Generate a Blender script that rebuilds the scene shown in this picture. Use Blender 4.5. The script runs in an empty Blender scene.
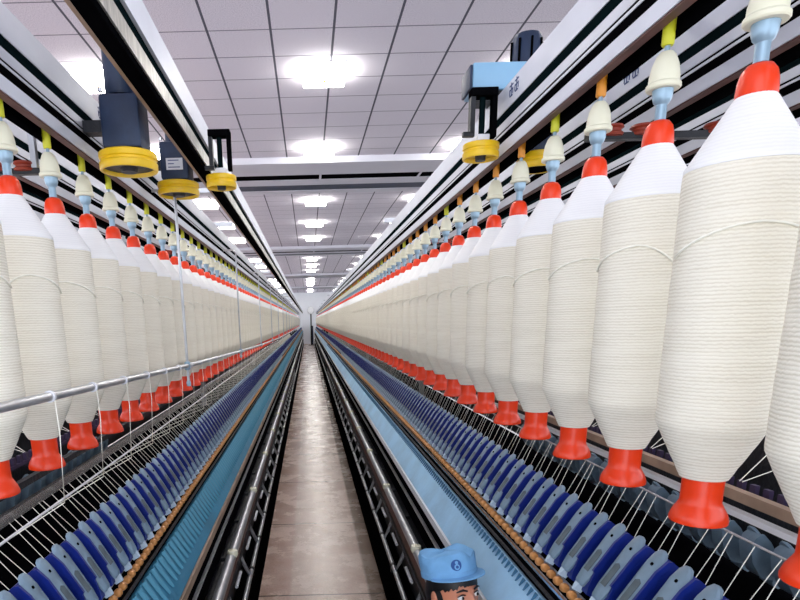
import bpy, bmesh, math, random
from mathutils import Vector, Matrix
random.seed(7)
S = bpy.context.scene
COL = S.collection
EYE = 2.2                                  # camera height above the floor
# ------------------------------------------------------------ camera
cd = bpy.data.cameras.new('camera'); cam = bpy.data.objects.new('camera', cd); COL.objects.link(cam)
PITCH = math.atan(150/600.0); ROLL = math.radians(1.5)
cp, sp = math.cos(PITCH), math.sin(PITCH); cr, sr = math.cos(ROLL), math.sin(ROLL)
R_ = Vector((1, 0, 0)); U_ = Vector((0, sp, cp)); Fw = Vector((0, cp, -sp))
ax = R_*cr - U_*sr; ay = R_*sr + U_*cr
m = Matrix((ax, ay, -Fw)).transposed().to_4x4(); m.translation = (0, 0, EYE)
cam.matrix_world = m
cd.sensor_width = 36; cd.lens = 600/800*36; cd.shift_x = (400-311.93)/800; cd.shift_y = (470.95-300)/800
cd.clip_start = .02; cd.clip_end = 300
S.camera = cam
# ------------------------------------------------------------ world and exposure
W = bpy.data.worlds.new('world'); S.world = W; W.use_nodes = True
bg = W.node_tree.nodes['Background']; bg.inputs[0].default_value = (.86, .90, 1, 1); bg.inputs[1].default_value = 1.7
S.view_settings.view_transform = 'Standard'; S.view_settings.look = 'None'
S.view_settings.gamma = 1; S.view_settings.use_curve_mapping = False
S.view_settings.exposure = 0.76
LAMP_POWER = 19.0
# ------------------------------------------------------------ materials
def lin(c): return tuple(((v/255)/12.92 if v/255 <= .04045 else ((v/255+.055)/1.055)**2.4) for v in c)
def mat(name, rgb, rough=.5, metal=0, noise=0, nscale=20, spec=.5, bump=0, bscale=60, stretch=(1, 1, 1), emit=0):
    M = bpy.data.materials.new(name); M.use_nodes = True; n = M.node_tree.nodes; l = M.node_tree.links
    b = n['Principled BSDF']; c = lin(rgb)
    b.inputs['Base Color'].default_value = (*c, 1); b.inputs['Roughness'].default_value = rough
    b.inputs['Metallic'].default_value = metal; b.inputs['Specular IOR Level'].default_value = spec
    tc = n.new('ShaderNodeTexCoord'); mp = n.new('ShaderNodeMapping'); mp.inputs['Scale'].default_value = stretch
    l.new(tc.outputs['Object'], mp.inputs[0])
    if noise:
        nt = n.new('ShaderNodeTexNoise'); nt.inputs['Scale'].default_value = nscale; nt.inputs['Detail'].default_value = 5
        l.new(mp.outputs[0], nt.inputs[0])
        r = n.new('ShaderNodeValToRGB'); r.color_ramp.elements[0].position = .3; r.color_ramp.elements[1].position = .7
        r.color_ramp.elements[0].color = (*[v*(1-noise) for v in c], 1); r.color_ramp.elements[1].color = (*[min(1, v*(1+noise*.6)) for v in c], 1)
        l.new(nt.outputs[0], r.inputs[0]); l.new(r.outputs[0], b.inputs['Base Color'])
    if bump:
        nb = n.new('ShaderNodeTexNoise'); nb.inputs['Scale'].default_value = bscale; nb.inputs['Detail'].default_value = 3
        l.new(mp.outputs[0], nb.inputs[0])
        bp = n.new('ShaderNodeBump'); bp.inputs['Strength'].default_value = bump; bp.inputs['Distance'].default_value = .01
        l.new(nb.outputs[0], bp.inputs['Height']); l.new(bp.outputs[0], b.inputs['Normal'])
    if emit:
        b.inputs['Emission Color'].default_value = (1, .97, .9, 1); b.inputs['Emission Strength'].default_value = emit
    return M
def yarn_mat(name, rgb, rgb2, ridge=.22):
    M = mat(name, rgb, .9, spec=.1); n = M.node_tree.nodes; l = M.node_tree.links; b = n['Principled BSDF']
    tc = n.new('ShaderNodeTexCoord'); mp = n.new('ShaderNodeMapping'); mp.inputs['Scale'].default_value = (1, 1, 1)
    l.new(tc.outputs['Object'], mp.inputs[0])
    w = n.new('ShaderNodeTexWave'); w.wave_type = 'BANDS'; w.bands_direction = 'Z'; w.inputs['Scale'].default_value = 44
    w.inputs['Distortion'].default_value = 2.2; w.inputs['Detail'].default_value = 3; w.inputs['Detail Scale'].default_value = 2.5
    l.new(mp.outputs[0], w.inputs[0])
    mp2 = n.new('ShaderNodeMapping'); mp2.inputs['Scale'].default_value = (6, 6, 90); l.new(tc.outputs['Object'], mp2.inputs[0])
    nz = n.new('ShaderNodeTexNoise'); nz.inputs['Scale'].default_value = 1; nz.inputs['Detail'].default_value = 6; l.new(mp2.outputs[0], nz.inputs[0])
    mx = n.new('ShaderNodeMix'); mx.data_type = 'FLOAT'; mx.inputs[0].default_value = .55
    l.new(w.outputs['Fac'], mx.inputs[2]); l.new(nz.outputs[0], mx.inputs[3])
    r = n.new('ShaderNodeValToRGB'); r.color_ramp.elements[0].position = .22; r.color_ramp.elements[1].position = .62
    r.color_ramp.elements[0].color = (*lin(rgb2), 1); r.color_ramp.elements[1].color = (*lin(rgb), 1)
    l.new(mx.outputs[0], r.inputs[0]); l.new(r.outputs[0], b.inputs['Base Color'])
    bp = n.new('ShaderNodeBump'); bp.inputs['Strength'].default_value = ridge; bp.inputs['Distance'].default_value = .006
    l.new(mx.outputs[0], bp.inputs['Height']); l.new(bp.outputs[0], b.inputs['Normal'])
    return M
M = dict(
    yarn=yarn_mat('cream_yarn', (247, 242, 226), (226, 219, 200)),
    yarnw=yarn_mat('white_yarn', (250, 250, 248), (244, 244, 243), .04),
    strand=mat('strand', (252, 250, 236), .8),
    red=mat('red_plastic', (238, 60, 12), .3, noise=.12, nscale=9),
    rail=mat('anodised_rail', (206, 210, 220), .42, .25, noise=.08, nscale=3, stretch=(1, .2, 1)),
    panel=mat('pale_panel', (214, 218, 228), .45, .05, noise=.1, nscale=2.5),
    silver=mat('silver', (196, 198, 202), .3, .7, noise=.15, nscale=14),
    chrome=mat('chrome', (225, 225, 228), .18, .95),
    ribbed=mat('ribbed_silver', (170, 168, 160), .4, .5, noise=.4, nscale=60, stretch=(.2, 1, .2)),
    black=mat('black_rubber', (9, 9, 11), 1, noise=.3, nscale=10, spec=0),
    dark=mat('dark_steel', (30, 32, 37), .5, .2, noise=.35, nscale=12, bump=.3),
    darkgreen=mat('dark_green_seal', (12, 24, 26), 1, spec=0),
    tan=mat('tan_edge', (176, 150, 128), .5, .3, noise=.3, nscale=8),
    brown=mat('red_brown_rail', (96, 58, 52), .5, .2, noise=.4, nscale=14),
    maroon=mat('rust_red', (150, 56, 36), .45, noise=.35, nscale=20),
    bell=mat('ivory_plastic', (236, 234, 208), .4, noise=.08, nscale=8),
    stem=mat('grey_blue_stem', (150, 178, 196), .3, .3),
    yellow=mat('yellow_plastic', (240, 196, 20), .35, noise=.15, nscale=12),
    lime=mat('lime_sleeve', (214, 214, 40), .4),
    orange=mat('orange_sleeve', (232, 150, 40), .4),
    navy=mat('navy_enamel', (28, 46, 74), .5, .1, noise=.25, nscale=12, bump=.15),
    skyblue=mat('light_blue_enamel', (140, 186, 216), .45, noise=.08, nscale=6),
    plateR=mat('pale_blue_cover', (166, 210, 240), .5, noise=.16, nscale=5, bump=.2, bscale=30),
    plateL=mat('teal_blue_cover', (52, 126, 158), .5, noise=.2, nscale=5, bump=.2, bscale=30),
    armgrey=mat('grey_blue_arm', (124, 148, 166), .4, .15, noise=.22, nscale=18),
    inlay=mat('dark_inlay', (84, 98, 104), .5, noise=.3, nscale=30),
    armblue=mat('royal_blue_arm', (11, 34, 118), .4, noise=.2, nscale=14),
    white=mat('white_plastic', (232, 234, 238), .4),
    roller=mat('orange_roller', (205, 142, 80), .4, .2, noise=.2, nscale=40),
    sticker=mat('white_sticker', (222, 224, 226), .5), ink=mat('blue_ink', (52, 70, 120), .6),
    wall=mat('far_wall_paint', (232, 236, 240), .7, noise=.05, nscale=1),
    duct=mat('duct_paint', (206, 206, 216), .6, noise=.05, nscale=1),
    skin=mat('skin', (206, 132, 100), .5, noise=.08, nscale=12), lips=mat('lips', (160, 78, 70), .5),
    hair=mat('black_hair', (20, 17, 18), .45, noise=.4, nscale=60, stretch=(1, 1, .2)),
    cap=mat('blue_cloth', (122, 176, 222), .85, noise=.12, nscale=18, bump=.3, bscale=40, spec=.1),
    emblem=mat('emblem_blue', (40, 84, 150), .7), cloth=mat('workwear_blue', (84, 136, 190), .85, noise=.12, nscale=10, spec=.1),
    trousers=mat('dark_trousers', (44, 52, 74), .85, noise=.1), eye=mat('eye_white', (230, 226, 220), .3), iris=mat('iris', (30, 20, 16), .2),
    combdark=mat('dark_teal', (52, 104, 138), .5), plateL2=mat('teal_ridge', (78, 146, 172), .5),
    comb=mat('purple_comb', (60, 48, 78), .5), 
    clip=mat('pale_clip', (176, 196, 212), .35),
    shoe=mat('shoe', (30, 30, 34), .5),
)
# floor material: worn stone slabs with joints and a darker strip beside the right machine
def floor_mat():
    m_ = mat('polished_floor', (176, 158, 148), .3, noise=.0); n = m_.node_tree.nodes; l = m_.node_tree.links; b = n['Principled BSDF']
    tc = n.new('ShaderNodeTexCoord')
    nz = n.new('ShaderNodeTexNoise'); nz.inputs['Scale'].default_value = 2.2; nz.inputs['Detail'].default_value = 8; nz.inputs['Roughness'].default_value = .7
    l.new(tc.outputs['Object'], nz.inputs[0])
    r = n.new('ShaderNodeValToRGB'); r.color_ramp.elements[0].position = .32; r.color_ramp.elements[1].position = .68
    r.color_ramp.elements[0].color = (*lin((196, 168, 154)), 1); r.color_ramp.elements[1].color = (*lin((238, 222, 210)), 1)
    l.new(nz.outputs[0], r.inputs[0])
    nf = n.new('ShaderNodeTexNoise'); nf.inputs['Scale'].default_value = 60; l.new(tc.outputs['Object'], nf.inputs[0])
    mf = n.new('ShaderNodeMix'); mf.data_type = 'RGBA'; mf.blend_type = 'MULTIPLY'; mf.inputs[0].default_value = .45
    l.new(r.outputs[0], mf.inputs[6]); l.new(nf.outputs[1], mf.inputs[7])
    rf = n.new('ShaderNodeValToRGB'); rf.color_ramp.elements[0].position = .35; rf.color_ramp.elements[0].color = (.62, .6, .58, 1)
    rf.color_ramp.elements[1].position = .6; rf.color_ramp.elements[1].color = (1, 1, 1, 1)
    l.new(nf.outputs[0], rf.inputs[0]); l.new(rf.outputs[0], mf.inputs[7])
    sx = n.new('ShaderNodeSeparateXYZ'); l.new(tc.outputs['Object'], sx.inputs[0])
    # joints every 1.8 m across
    md = n.new('ShaderNodeMath'); md.operation = 'PINGPONG'; md.inputs[1].default_value = .9
    ad = n.new('ShaderNodeMath'); ad.operation = 'ADD'; ad.inputs[1].default_value = .83; l.new(sx.outputs[1], ad.inputs[0]); l.new(ad.outputs[0], md.inputs[0])
    lt = n.new('ShaderNodeMath'); lt.operation = 'LESS_THAN'; lt.inputs[1].default_value = .008; l.new(md.outputs[0], lt.inputs[0])
    mj = n.new('ShaderNodeMix'); mj.data_type = 'RGBA'; l.new(lt.outputs[0], mj.inputs[0]); l.new(mf.outputs[2], mj.inputs[6]); mj.inputs[7].default_value = (.06, .05, .045, 1)
    # floor colour multiplied darker in a strip, x > .44
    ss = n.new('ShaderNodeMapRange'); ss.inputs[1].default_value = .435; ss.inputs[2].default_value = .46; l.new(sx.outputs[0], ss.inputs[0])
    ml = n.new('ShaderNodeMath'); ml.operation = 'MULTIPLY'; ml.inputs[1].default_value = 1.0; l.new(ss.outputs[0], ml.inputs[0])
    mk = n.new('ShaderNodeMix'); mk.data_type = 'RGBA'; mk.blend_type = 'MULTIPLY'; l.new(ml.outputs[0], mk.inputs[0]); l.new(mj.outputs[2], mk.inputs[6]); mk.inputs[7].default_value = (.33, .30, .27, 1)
    # pinkish band along the left
    s2 = n.new('ShaderNodeMapRange'); s2.inputs[1].default_value = -.19; s2.inputs[2].default_value = -.22; l.new(sx.outputs[0], s2.inputs[0])
    m2 = n.new('ShaderNodeMath'); m2.operation = 'MULTIPLY'; m2.inputs[1].default_value = .6; l.new(s2.outputs[0], m2.inputs[0])
    mk2 = n.new('ShaderNodeMix'); mk2.data_type = 'RGBA'; mk2.blend_type = 'MULTIPLY'; l.new(m2.outputs[0], mk2.inputs[0]); l.new(mk.outputs[2], mk2.inputs[6]); mk2.inputs[7].default_value = (.78, .62, .58, 1)
    l.new(mk2.outputs[2], b.inputs['Base Color'])
    rr = n.new('ShaderNodeMapRange'); rr.inputs[3].default_value = .18; rr.inputs[4].default_value = .36; l.new(nz.outputs[0], rr.inputs[0]); l.new(rr.outputs[0], b.inputs['Roughness'])
    return m_
def ceil_mat():
    m_ = mat('ceiling_tile', (212, 208, 218), .9, noise=0, spec=.1); n = m_.node_tree.nodes; l = m_.node_tree.links; b = n['Principled BSDF']
    tc = n.new('ShaderNodeTexCoord'); sx = n.new('ShaderNodeSeparateXYZ'); l.new(tc.outputs['Object'], sx.inputs[0])
    def line(o, off, w, per=.605):
        a = n.new('ShaderNodeMath'); a.operation = 'ADD'; a.inputs[1].default_value = off; l.new(o, a.inputs[0])
        p = n.new('ShaderNodeMath'); p.operation = 'PINGPONG'; p.inputs[1].default_value = per/2; l.new(a.outputs[0], p.inputs[0])
        t = n.new('ShaderNodeMath'); t.operation = 'LESS_THAN'; t.inputs[1].default_value = w; l.new(p.outputs[0], t.inputs[0]); return t.outputs[0]
    u = line(sx.outputs[0], -.32, .012); v = line(sx.outputs[1], -6.56, .009, .6)
    nz = n.new('ShaderNodeTexNoise'); nz.inputs['Scale'].default_value = 90; l.new(tc.outputs['Object'], nz.inputs[0])
    r = n.new('ShaderNodeValToRGB'); r.color_ramp.elements[0].position = .38; r.color_ramp.elements[0].color = (*lin((196, 192, 204)), 1)
    r.color_ramp.elements[1].position = .55; r.color_ramp.elements[1].color = (*lin((220, 216, 226)), 1); l.new(nz.outputs[0], r.inputs[0])
    a = n.new('ShaderNodeMix'); a.data_type = 'RGBA'; l.new(v, a.inputs[0]); l.new(r.outputs[0], a.inputs[6]); a.inputs[7].default_value = (*lin((128, 126, 138)), 1)
    c = n.new('ShaderNodeMix'); c.data_type = 'RGBA'; l.new(u, c.inputs[0]); l.new(a.outputs[2], c.inputs[6]); c.inputs[7].default_value = (*lin((88, 88, 100)), 1)
    l.new(c.outputs[2], b.inputs['Base Color']); return m_
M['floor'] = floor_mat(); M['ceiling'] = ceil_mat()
M['lamp'] = mat('lamp_diffuser', (255, 255, 250), .5, emit=LAMP_POWER)
# ------------------------------------------------------------ mesh helpers (z given relative to eye height unless in a local mesh)
class MB:
    def __init__(s, dz=EYE): s.v = []; s.f = []; s.dz = dz
    def add(s, vs, fs):
        k = len(s.v); s.v += [(x, y, z+s.dz) for x, y, z in vs]; s.f += [tuple(i+k for i in f) for f in fs]; return s
    def box(s, x0, x1, y0, y1, z0, z1, b=0):
        x0, x1 = sorted((x0, x1)); y0, y1 = sorted((y0, y1)); z0, z1 = sorted((z0, z1))
        if b:
            bm = bmesh.new(); bmesh.ops.create_cube(bm, size=1)
            for v in bm.verts: v.co = Vector(((x0+x1)/2+v.co.x*(x1-x0), (y0+y1)/2+v.co.y*(y1-y0), (z0+z1)/2+v.co.z*(z1-z0)))
            bmesh.ops.bevel(bm, geom=list(bm.edges), offset=b, segments=2, profile=.5, affect='EDGES')
            bm.verts.index_update(); s.add([tuple(v.co) for v in bm.verts], [[v.index for v in f.verts] for f in bm.faces]); bm.free(); return s
        return s.add([(x0, y0, z0), (x1, y0, z0), (x1, y1, z0), (x0, y1, z0), (x0, y0, z1), (x1, y0, z1), (x1, y1, z1), (x0, y1, z1)],
                     [(0, 3, 2, 1), (4, 5, 6, 7), (0, 1, 5, 4), (1, 2, 6, 5), (2, 3, 7, 6), (3, 0, 4, 7)])
    def prism(s, poly, y0, y1):            # poly in (x, z), extruded along y
        n = len(poly); vs = [(x, y0, z) for x, z in poly]+[(x, y1, z) for x, z in poly]
        a = sum(poly[i][0]*poly[(i+1) % n][1]-poly[(i+1) % n][0]*poly[i][1] for i in range(n))
        fs = [(i, (i+1) % n, (i+1) % n+n, i+n) for i in range(n)]+[tuple(range(n-1, -1, -1)), tuple(range(n, 2*n))]
        if a > 0: fs = [f[::-1] for f in fs]
        return s.add(vs, fs)
    def lathe(s, prof, c=(0, 0, 0), seg=24, axis='z', sc=(1, 1)):
        vs = []; n = len(prof)
        for r, h in prof:
            for k in range(seg):
                a = 2*math.pi*k/seg; p = (r*math.cos(a)*sc[0], r*math.sin(a)*sc[1], h)
                if axis == 'y': p = (p[0], p[2], -p[1])
                if axis == 'x': p = (p[2], p[1], -p[0])
                vs.append((p[0]+c[0], p[1]+c[1], p[2]+c[2]))
        fs = [(i*seg+k, i*seg+(k+1) % seg, (i+1)*seg+(k+1) % seg, (i+1)*seg+k) for i in range(n-1) for k in range(seg)]
        if prof[0][0] > 1e-6: fs.append(tuple(range(seg-1, -1, -1)))
        if prof[-1][0] > 1e-6: fs.append(tuple((n-1)*seg+k for k in range(seg)))
        return s.add(vs, fs)
    def tube(s, pts, r, seg=8):
        P = [Vector(p) for p in pts]; vs = []; n = len(P)
        for i, p in enumerate(P):
            d = (P[min(i+1, n-1)]-P[max(i-1, 0)]).normalized()
            u = d.cross(Vector((0, 0, 1)) if abs(d.z) < .9 else Vector((1, 0, 0))).normalized(); w = d.cross(u)
            rr = r[i] if isinstance(r, (list, tuple)) else r
            for k in range(seg):
                a = 2*math.pi*k/seg; vs.append(tuple(p+u*math.cos(a)*rr+w*math.sin(a)*rr))
        fs = [(i*seg+k, i*seg+(k+1) % seg, (i+1)*seg+(k+1) % seg, (i+1)*seg+k) for i in range(n-1) for k in range(seg)]
        fs += [tuple(range(seg-1, -1, -1)), tuple((n-1)*seg+k for k in range(seg))]
        return s.add(vs, fs)
    def build(s, name, mt, parent=None, smooth=True, loc=None):
        me = bpy.data.meshes.new(name); me.from_pydata(s.v, [], s.f); me.validate()
        bm = bmesh.new(); bm.from_mesh(me); bmesh.ops.recalc_face_normals(bm, faces=bm.faces); bm.to_mesh(me); bm.free()
        me.materials.append(mt if not isinstance(mt, str) else M[mt])
        if smooth:
            me.polygons.foreach_set('use_smooth', [True]*len(me.polygons)); me.set_sharp_from_angle(angle=math.radians(38))
        o = bpy.data.objects.new(name, me); COL.objects.link(o)
        if parent: o.parent = parent
        if loc: o.location = loc
        return o
def tag(o, label=None, cat=None, group=None, kind=None):
    for k, v in (('label', label), ('category', cat), ('group', group), ('kind', kind)):
        if v: o[k] = v
    return o
def empty(name, loc, label, cat, group=None):
    o = bpy.data.objects.new(name, None); o.empty_display_size = .05; COL.objects.link(o); o.location = loc; return tag(o, label, cat, group)
KIDS = {}
def kids(o):
    return [c for c in COL.objects if c.parent == o]
def copy_tree(src, loc, label, parent=None, tree=None):
    c = src.copy(); COL.objects.link(c)
    if loc: c.location = loc
    if parent: c.parent = parent
    if label: c['label'] = label
    for ch, sub in tree: copy_tree(ch, None, None, c, sub)
    return c
def get_tree(o): return [(c, get_tree(c)) for c in kids(o)]
ORD = ['nearest', 'second', 'third', 'fourth', 'fifth', 'sixth', 'seventh', 'eighth', 'ninth', 'tenth', 'eleventh', 'twelfth']
def nth(i, total=None): return ORD[i]
Y0, Y1 = -.6, 60.0
# ------------------------------------------------------------ room
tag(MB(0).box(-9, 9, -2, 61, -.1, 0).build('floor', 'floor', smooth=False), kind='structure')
tag(MB(0).box(-9, 9, -2, 61, 4.9, 5.0).build('ceiling', 'ceiling', smooth=False), kind='structure')
tag(MB(0).box(-9, 9, 61, 61.2, 0, 5.0).build('wall_far', 'wall', smooth=False), kind='structure')
for sx_, nm in ((-1, 'left'), (1, 'right')):
    w_ = MB(0); w_.box(9*sx_, 9.2*sx_, -2, 61.2, 0, 1.1).box(9*sx_, 9.2*sx_, -2, 61.2, 4.6, 5.0)
    for k in range(11): w_.box(9*sx_, 9.2*sx_, -2+6.27*k, -1.5+6.27*k, 1.1, 4.6)
    tag(w_.build('wall_'+nm, 'wall', smooth=False), kind='structure')
d_ = MB(0).box(-.55, .12, 60.95, 61, 0, 2.3, .01).build('door_1', 'white', smooth=False); tag(d_, kind='structure')
# ceiling ducts
for i, y in enumerate((11.15, 23.6, 37.0, 50.4)):
    lab = ('nearest', 'second', 'third', 'farthest')[i]+' pale air duct crossing the tiled ceiling above the aisle'
    t = empty('air_duct', (0, y+1.2, 4.9), lab, 'air duct', 'ceiling air ducts')
    def L(mb, n, mt): o = mb.build(n, mt, t, smooth=False); o.matrix_parent_inverse = Matrix.Translation((0, -(y+1.2), -4.9)); return o
    b = MB(); b.box(-8.9, 8.9, y, y+.85, 2.6, 2.7); b.box(-8.9, 8.9, y+1.25, y+1.7, 2.6, 2.7); b.box(-8.9, 8.9, y+.85, y+1.25, 2.68, 2.7); b.box(-8.9, 8.9, y+2.2, y+2.5, 2.6, 2.7); b.box(-8.9, 8.9, y+1.7, y+2.2, 2.68, 2.7)
    L(b, 'casing', 'duct')
    L(MB().box(-8.88, 8.88, y+.852, y+1.248, 2.61, 2.68), 'air_slot', 'black'); L(MB().box(-8.88, 8.88, y+1.702, y+2.198, 2.61, 2.68), 'air_slot', 'navy')
    for k in range(-4, 5):
        L(MB().box(.3+k*1.85-.02, .3+k*1.85+.02, y+.852, y+1.248, 2.598, 2.609), 'divider', 'duct')
# ceiling lamps
lamp0 = None; ltree = None
LX = (-2.26, .25, 2.65); LY = [4.4, 7.55, 10.6, 14.9, 18.1, 21.2, 28, 31.2, 34.4, 41, 44.3, 47.6, 54.2, 57.4]
rows_n = ['first', 'second', 'third', 'fourth', 'fifth', 'sixth', 'seventh', 'eighth', 'ninth', 'tenth', 'eleventh', 'twelfth', 'thirteenth', 'fourteenth']
for xi, x in enumerate(LX):
    for yi, y in enumerate(LY):
        side = ('left', 'central', 'right')[xi]
        lab = 'square white ceiling lamp, %s from the camera in the %s row' % (rows_n[yi], side)
        if lamp0 is None:
            lamp0 = empty('ceiling_lamp', (x, y, 4.9), lab, 'lamp', 'square ceiling lamps')
            MB(0).box(-.25, .25, -.25, .25, -.02, 0, .006).build('housing', 'white', lamp0)
            MB(0).box(-.235, .235, -.235, .235, -.10, -.0205, .02).build('diffuser', 'lamp', lamp0)
            MB(0).lathe([(0, -.125), (.012, -.12), (.016, -.11), (.012, -.1005), (0, -.1005)], seg=10).build('flare_bead', 'yellow', lamp0)  # star flare below the lamp, put in as a solid yellow bead
            ltree = get_tree(lamp0)
        else: copy_tree(lamp0, (x, y, 4.9), lab, tree=ltree)
# ------------------------------------------------------------ creel rails
def creel_rail(x, s, label, dz=0):
    """aluminium profile; face towards the aisle at x, body runs away by s*.06"""
    t = empty('creel_rail', (x, 0, EYE+.635+dz), label, 'rail', 'long creel rails')
    def P(x0, x1, z0, z1, n, mt, y0=Y0, y1=Y1):
        o = MB(0).box(x0*s, x1*s, y0, y1, z0-.635, z1-.635).build(n, mt, t, smooth=False); return o
    P(0, .07, .785, .872, 'upper_panel', 'panel')
    P(.003, .066, .750, .785, 'seal_groove', 'darkgreen')
    P(0, .068, .719, .750, 'middle_rail', 'rail')
    P(.002, .064, .712, .719, 'seal_groove', 'black')
    P(0, .066, .704, .712, 'rib', 'rail')
    P(.002, .060, .675, .704, 'track_groove', 'black')
    P(0, .034, .634, .675, 'hanger_bar', 'panel')
    P(.004, .030, .629, .634, 'underside_strip', 'brown')
    P(.070, .078, .618, .672, 'back_flange', 'black')
    return t
XR, XL = .80, -.82
creel_rail(XR, 1, 'pale aluminium creel rail nearest the aisle, above the right bobbins')
creel_rail(1.19, 1, 'pale aluminium rail, second from the aisle above the right machine')
creel_rail(1.58, 1, 'pale aluminium rail, third from the aisle above the right machine')
creel_rail(XL, -1, 'pale aluminium creel rail directly above the left row of bobbins')
creel_rail(-1.21, -1, 'pale aluminium rail, second row back above the left machine')
creel_rail(-1.60, -1, 'pale aluminium rail, third row back above the left machine')
t = empty('overhead_rail', (-.51, 0, EYE+.75), 'overhead rail with black underside hanging over the aisle on the left', 'rail')
for z0, z1, x0, x1, n, mt in ((.864, .961, -.48, -.535, 'upper_panel', 'panel'), (.81, .864, -.492, -.535, 'seal_groove', 'darkgreen'),
                              (.756, .81, -.478, -.53, 'ribbed_strip', 'ribbed'), (.735, .756, -.484, -.533, 'black_underside', 'black'), (.74, .80, -.535, -.55, 'edge_flange', 'tan')):
    MB(0).box(x0+.51, x1+.51, Y0, Y1, z0-.75, z1-.75).build(n, mt, t, smooth=False)
for k in range(10):
    y = 4.6+5.6*k
    MB(0).box(-.535+.51, -.82+.51, y, y+.04, .90-.75, .93-.75).build('tie_bracket', 'silver', t, smooth=False)
# small ink marks on the panels (illegible characters)
def marks(x, y, z, face, label):
    b = MB(0)
    for k in range(2):
        oy = -k*.06; oz = 0
        for (a0, a1, c0, c1) in ((0, .04, .03, .034), (0, .04, .015, .019), (.018, .022, -.005, .04), (.0, .004, .0, .02), (.036, .04, 0, .02), (.005, .035, -.006, -.002)):
            b.box(0, .002*face, y+oy+a0-y, y+oy+a1-y, c0, c1)
    o = b.build('printed_marking', 'ink', None, smooth=False, loc=(x, y, EYE+z)); tag(o, label, 'marking', 'printed markings on the rails')
marks(1.19, 2.45, .82, -1, 'blue printed characters on second right rail behind the hangers')
marks(1.58, 2.75, .82, -1, 'blue printed characters on third right rail above a red cap')
marks(.80, 2.55, .82, -1, 'faint printed characters on the nearest right rail by the blue box')
marks(XL, 2.75, .82, 1, 'blue printed characters on left rail beside the big navy motor')
marks(-1.21, 1.9, .82, 1, 'blue printed characters on second left rail above the nearest left bobbins')
# cross ties between the rails with rust-red pulleys, and posts
cross0 = None; ctree = None
for s, nm in ((1, 'right'), (-1, 'left')):
    base = XR if s > 0 else XL
    for k in range(21):
        y = 2.15+2.8*k + (.0 if s > 0 else .25)
        lab = ('dark cross tie with rust-red pulleys under %s creel rails, %s from camera' % (nm, ORD[k])) if k < 6 else 'distant dark cross tie with rust-red pulleys under the %s creel rails' % nm
        if cross0 is None:
            cross0 = empty('cross_tie', (base, y, EYE+.62), lab, 'cross tie', 'cross ties under the creel rails')
            MB(0).box(.09, .85, -.02, .02, .262, .292).build('bar', 'dark', cross0, smooth=False)
            MB(0).box(.12, .72, -.015, .015, -.075, -.055).build('lower_bar', 'dark', cross0, smooth=False)
            for px in (.16, .66):
                MB(0).box(px-.01, px+.01, -.012, .012, -.06, .27).build('drop_rod', 'silver', cross0, smooth=False)
            for px in (.20, .30, .54):
                MB(0).lathe([(.02, -.02), (.034, -.019), (.038, -.012), (.03, -.006), (.03, .0), (.038, .005), (.034, .012), (.015, .014)], (px, 0, -.045), 20).build('pulley', 'maroon', cross0)
            ctree = get_tree(cross0)
            c = cross0
        else: c = copy_tree(cross0, (base, y, EYE+.62), lab, tree=ctree)
        c.scale = (s, 1, 1)
post0 = None
for s, nm in ((1, 'right'), (-1, 'left')):
    for k in range(10):
        y = 6.0+5.6*k; x = 1.115 if s > 0 else -1.06
        lab = 'grey upright post carrying the %s creel rails, %s from the camera' % (nm, ORD[k])
        if post0 is None:
            post0 = empty('creel_post', (x, y, EYE-.80), lab, 'post', 'creel posts')
            MB(0).box(-.022, .022, -.03, .03, 0, 1.673, .004).build('column', 'silver', post0); MB(0).box(-.05, .05, -.06, .06, 0, .012).build('foot_plate', 'dark', post0)
            MB(0).box(-.38, .52, -.025, .025, 1.673, 1.71).build('cross_arm', 'silver', post0, smooth=False)
            ptree = get_tree(post0)
        else: 
            c = copy_tree(post0, (x, y, EYE-.80), lab, tree=ptree)
            c.scale = (s, 1, 1)
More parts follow.
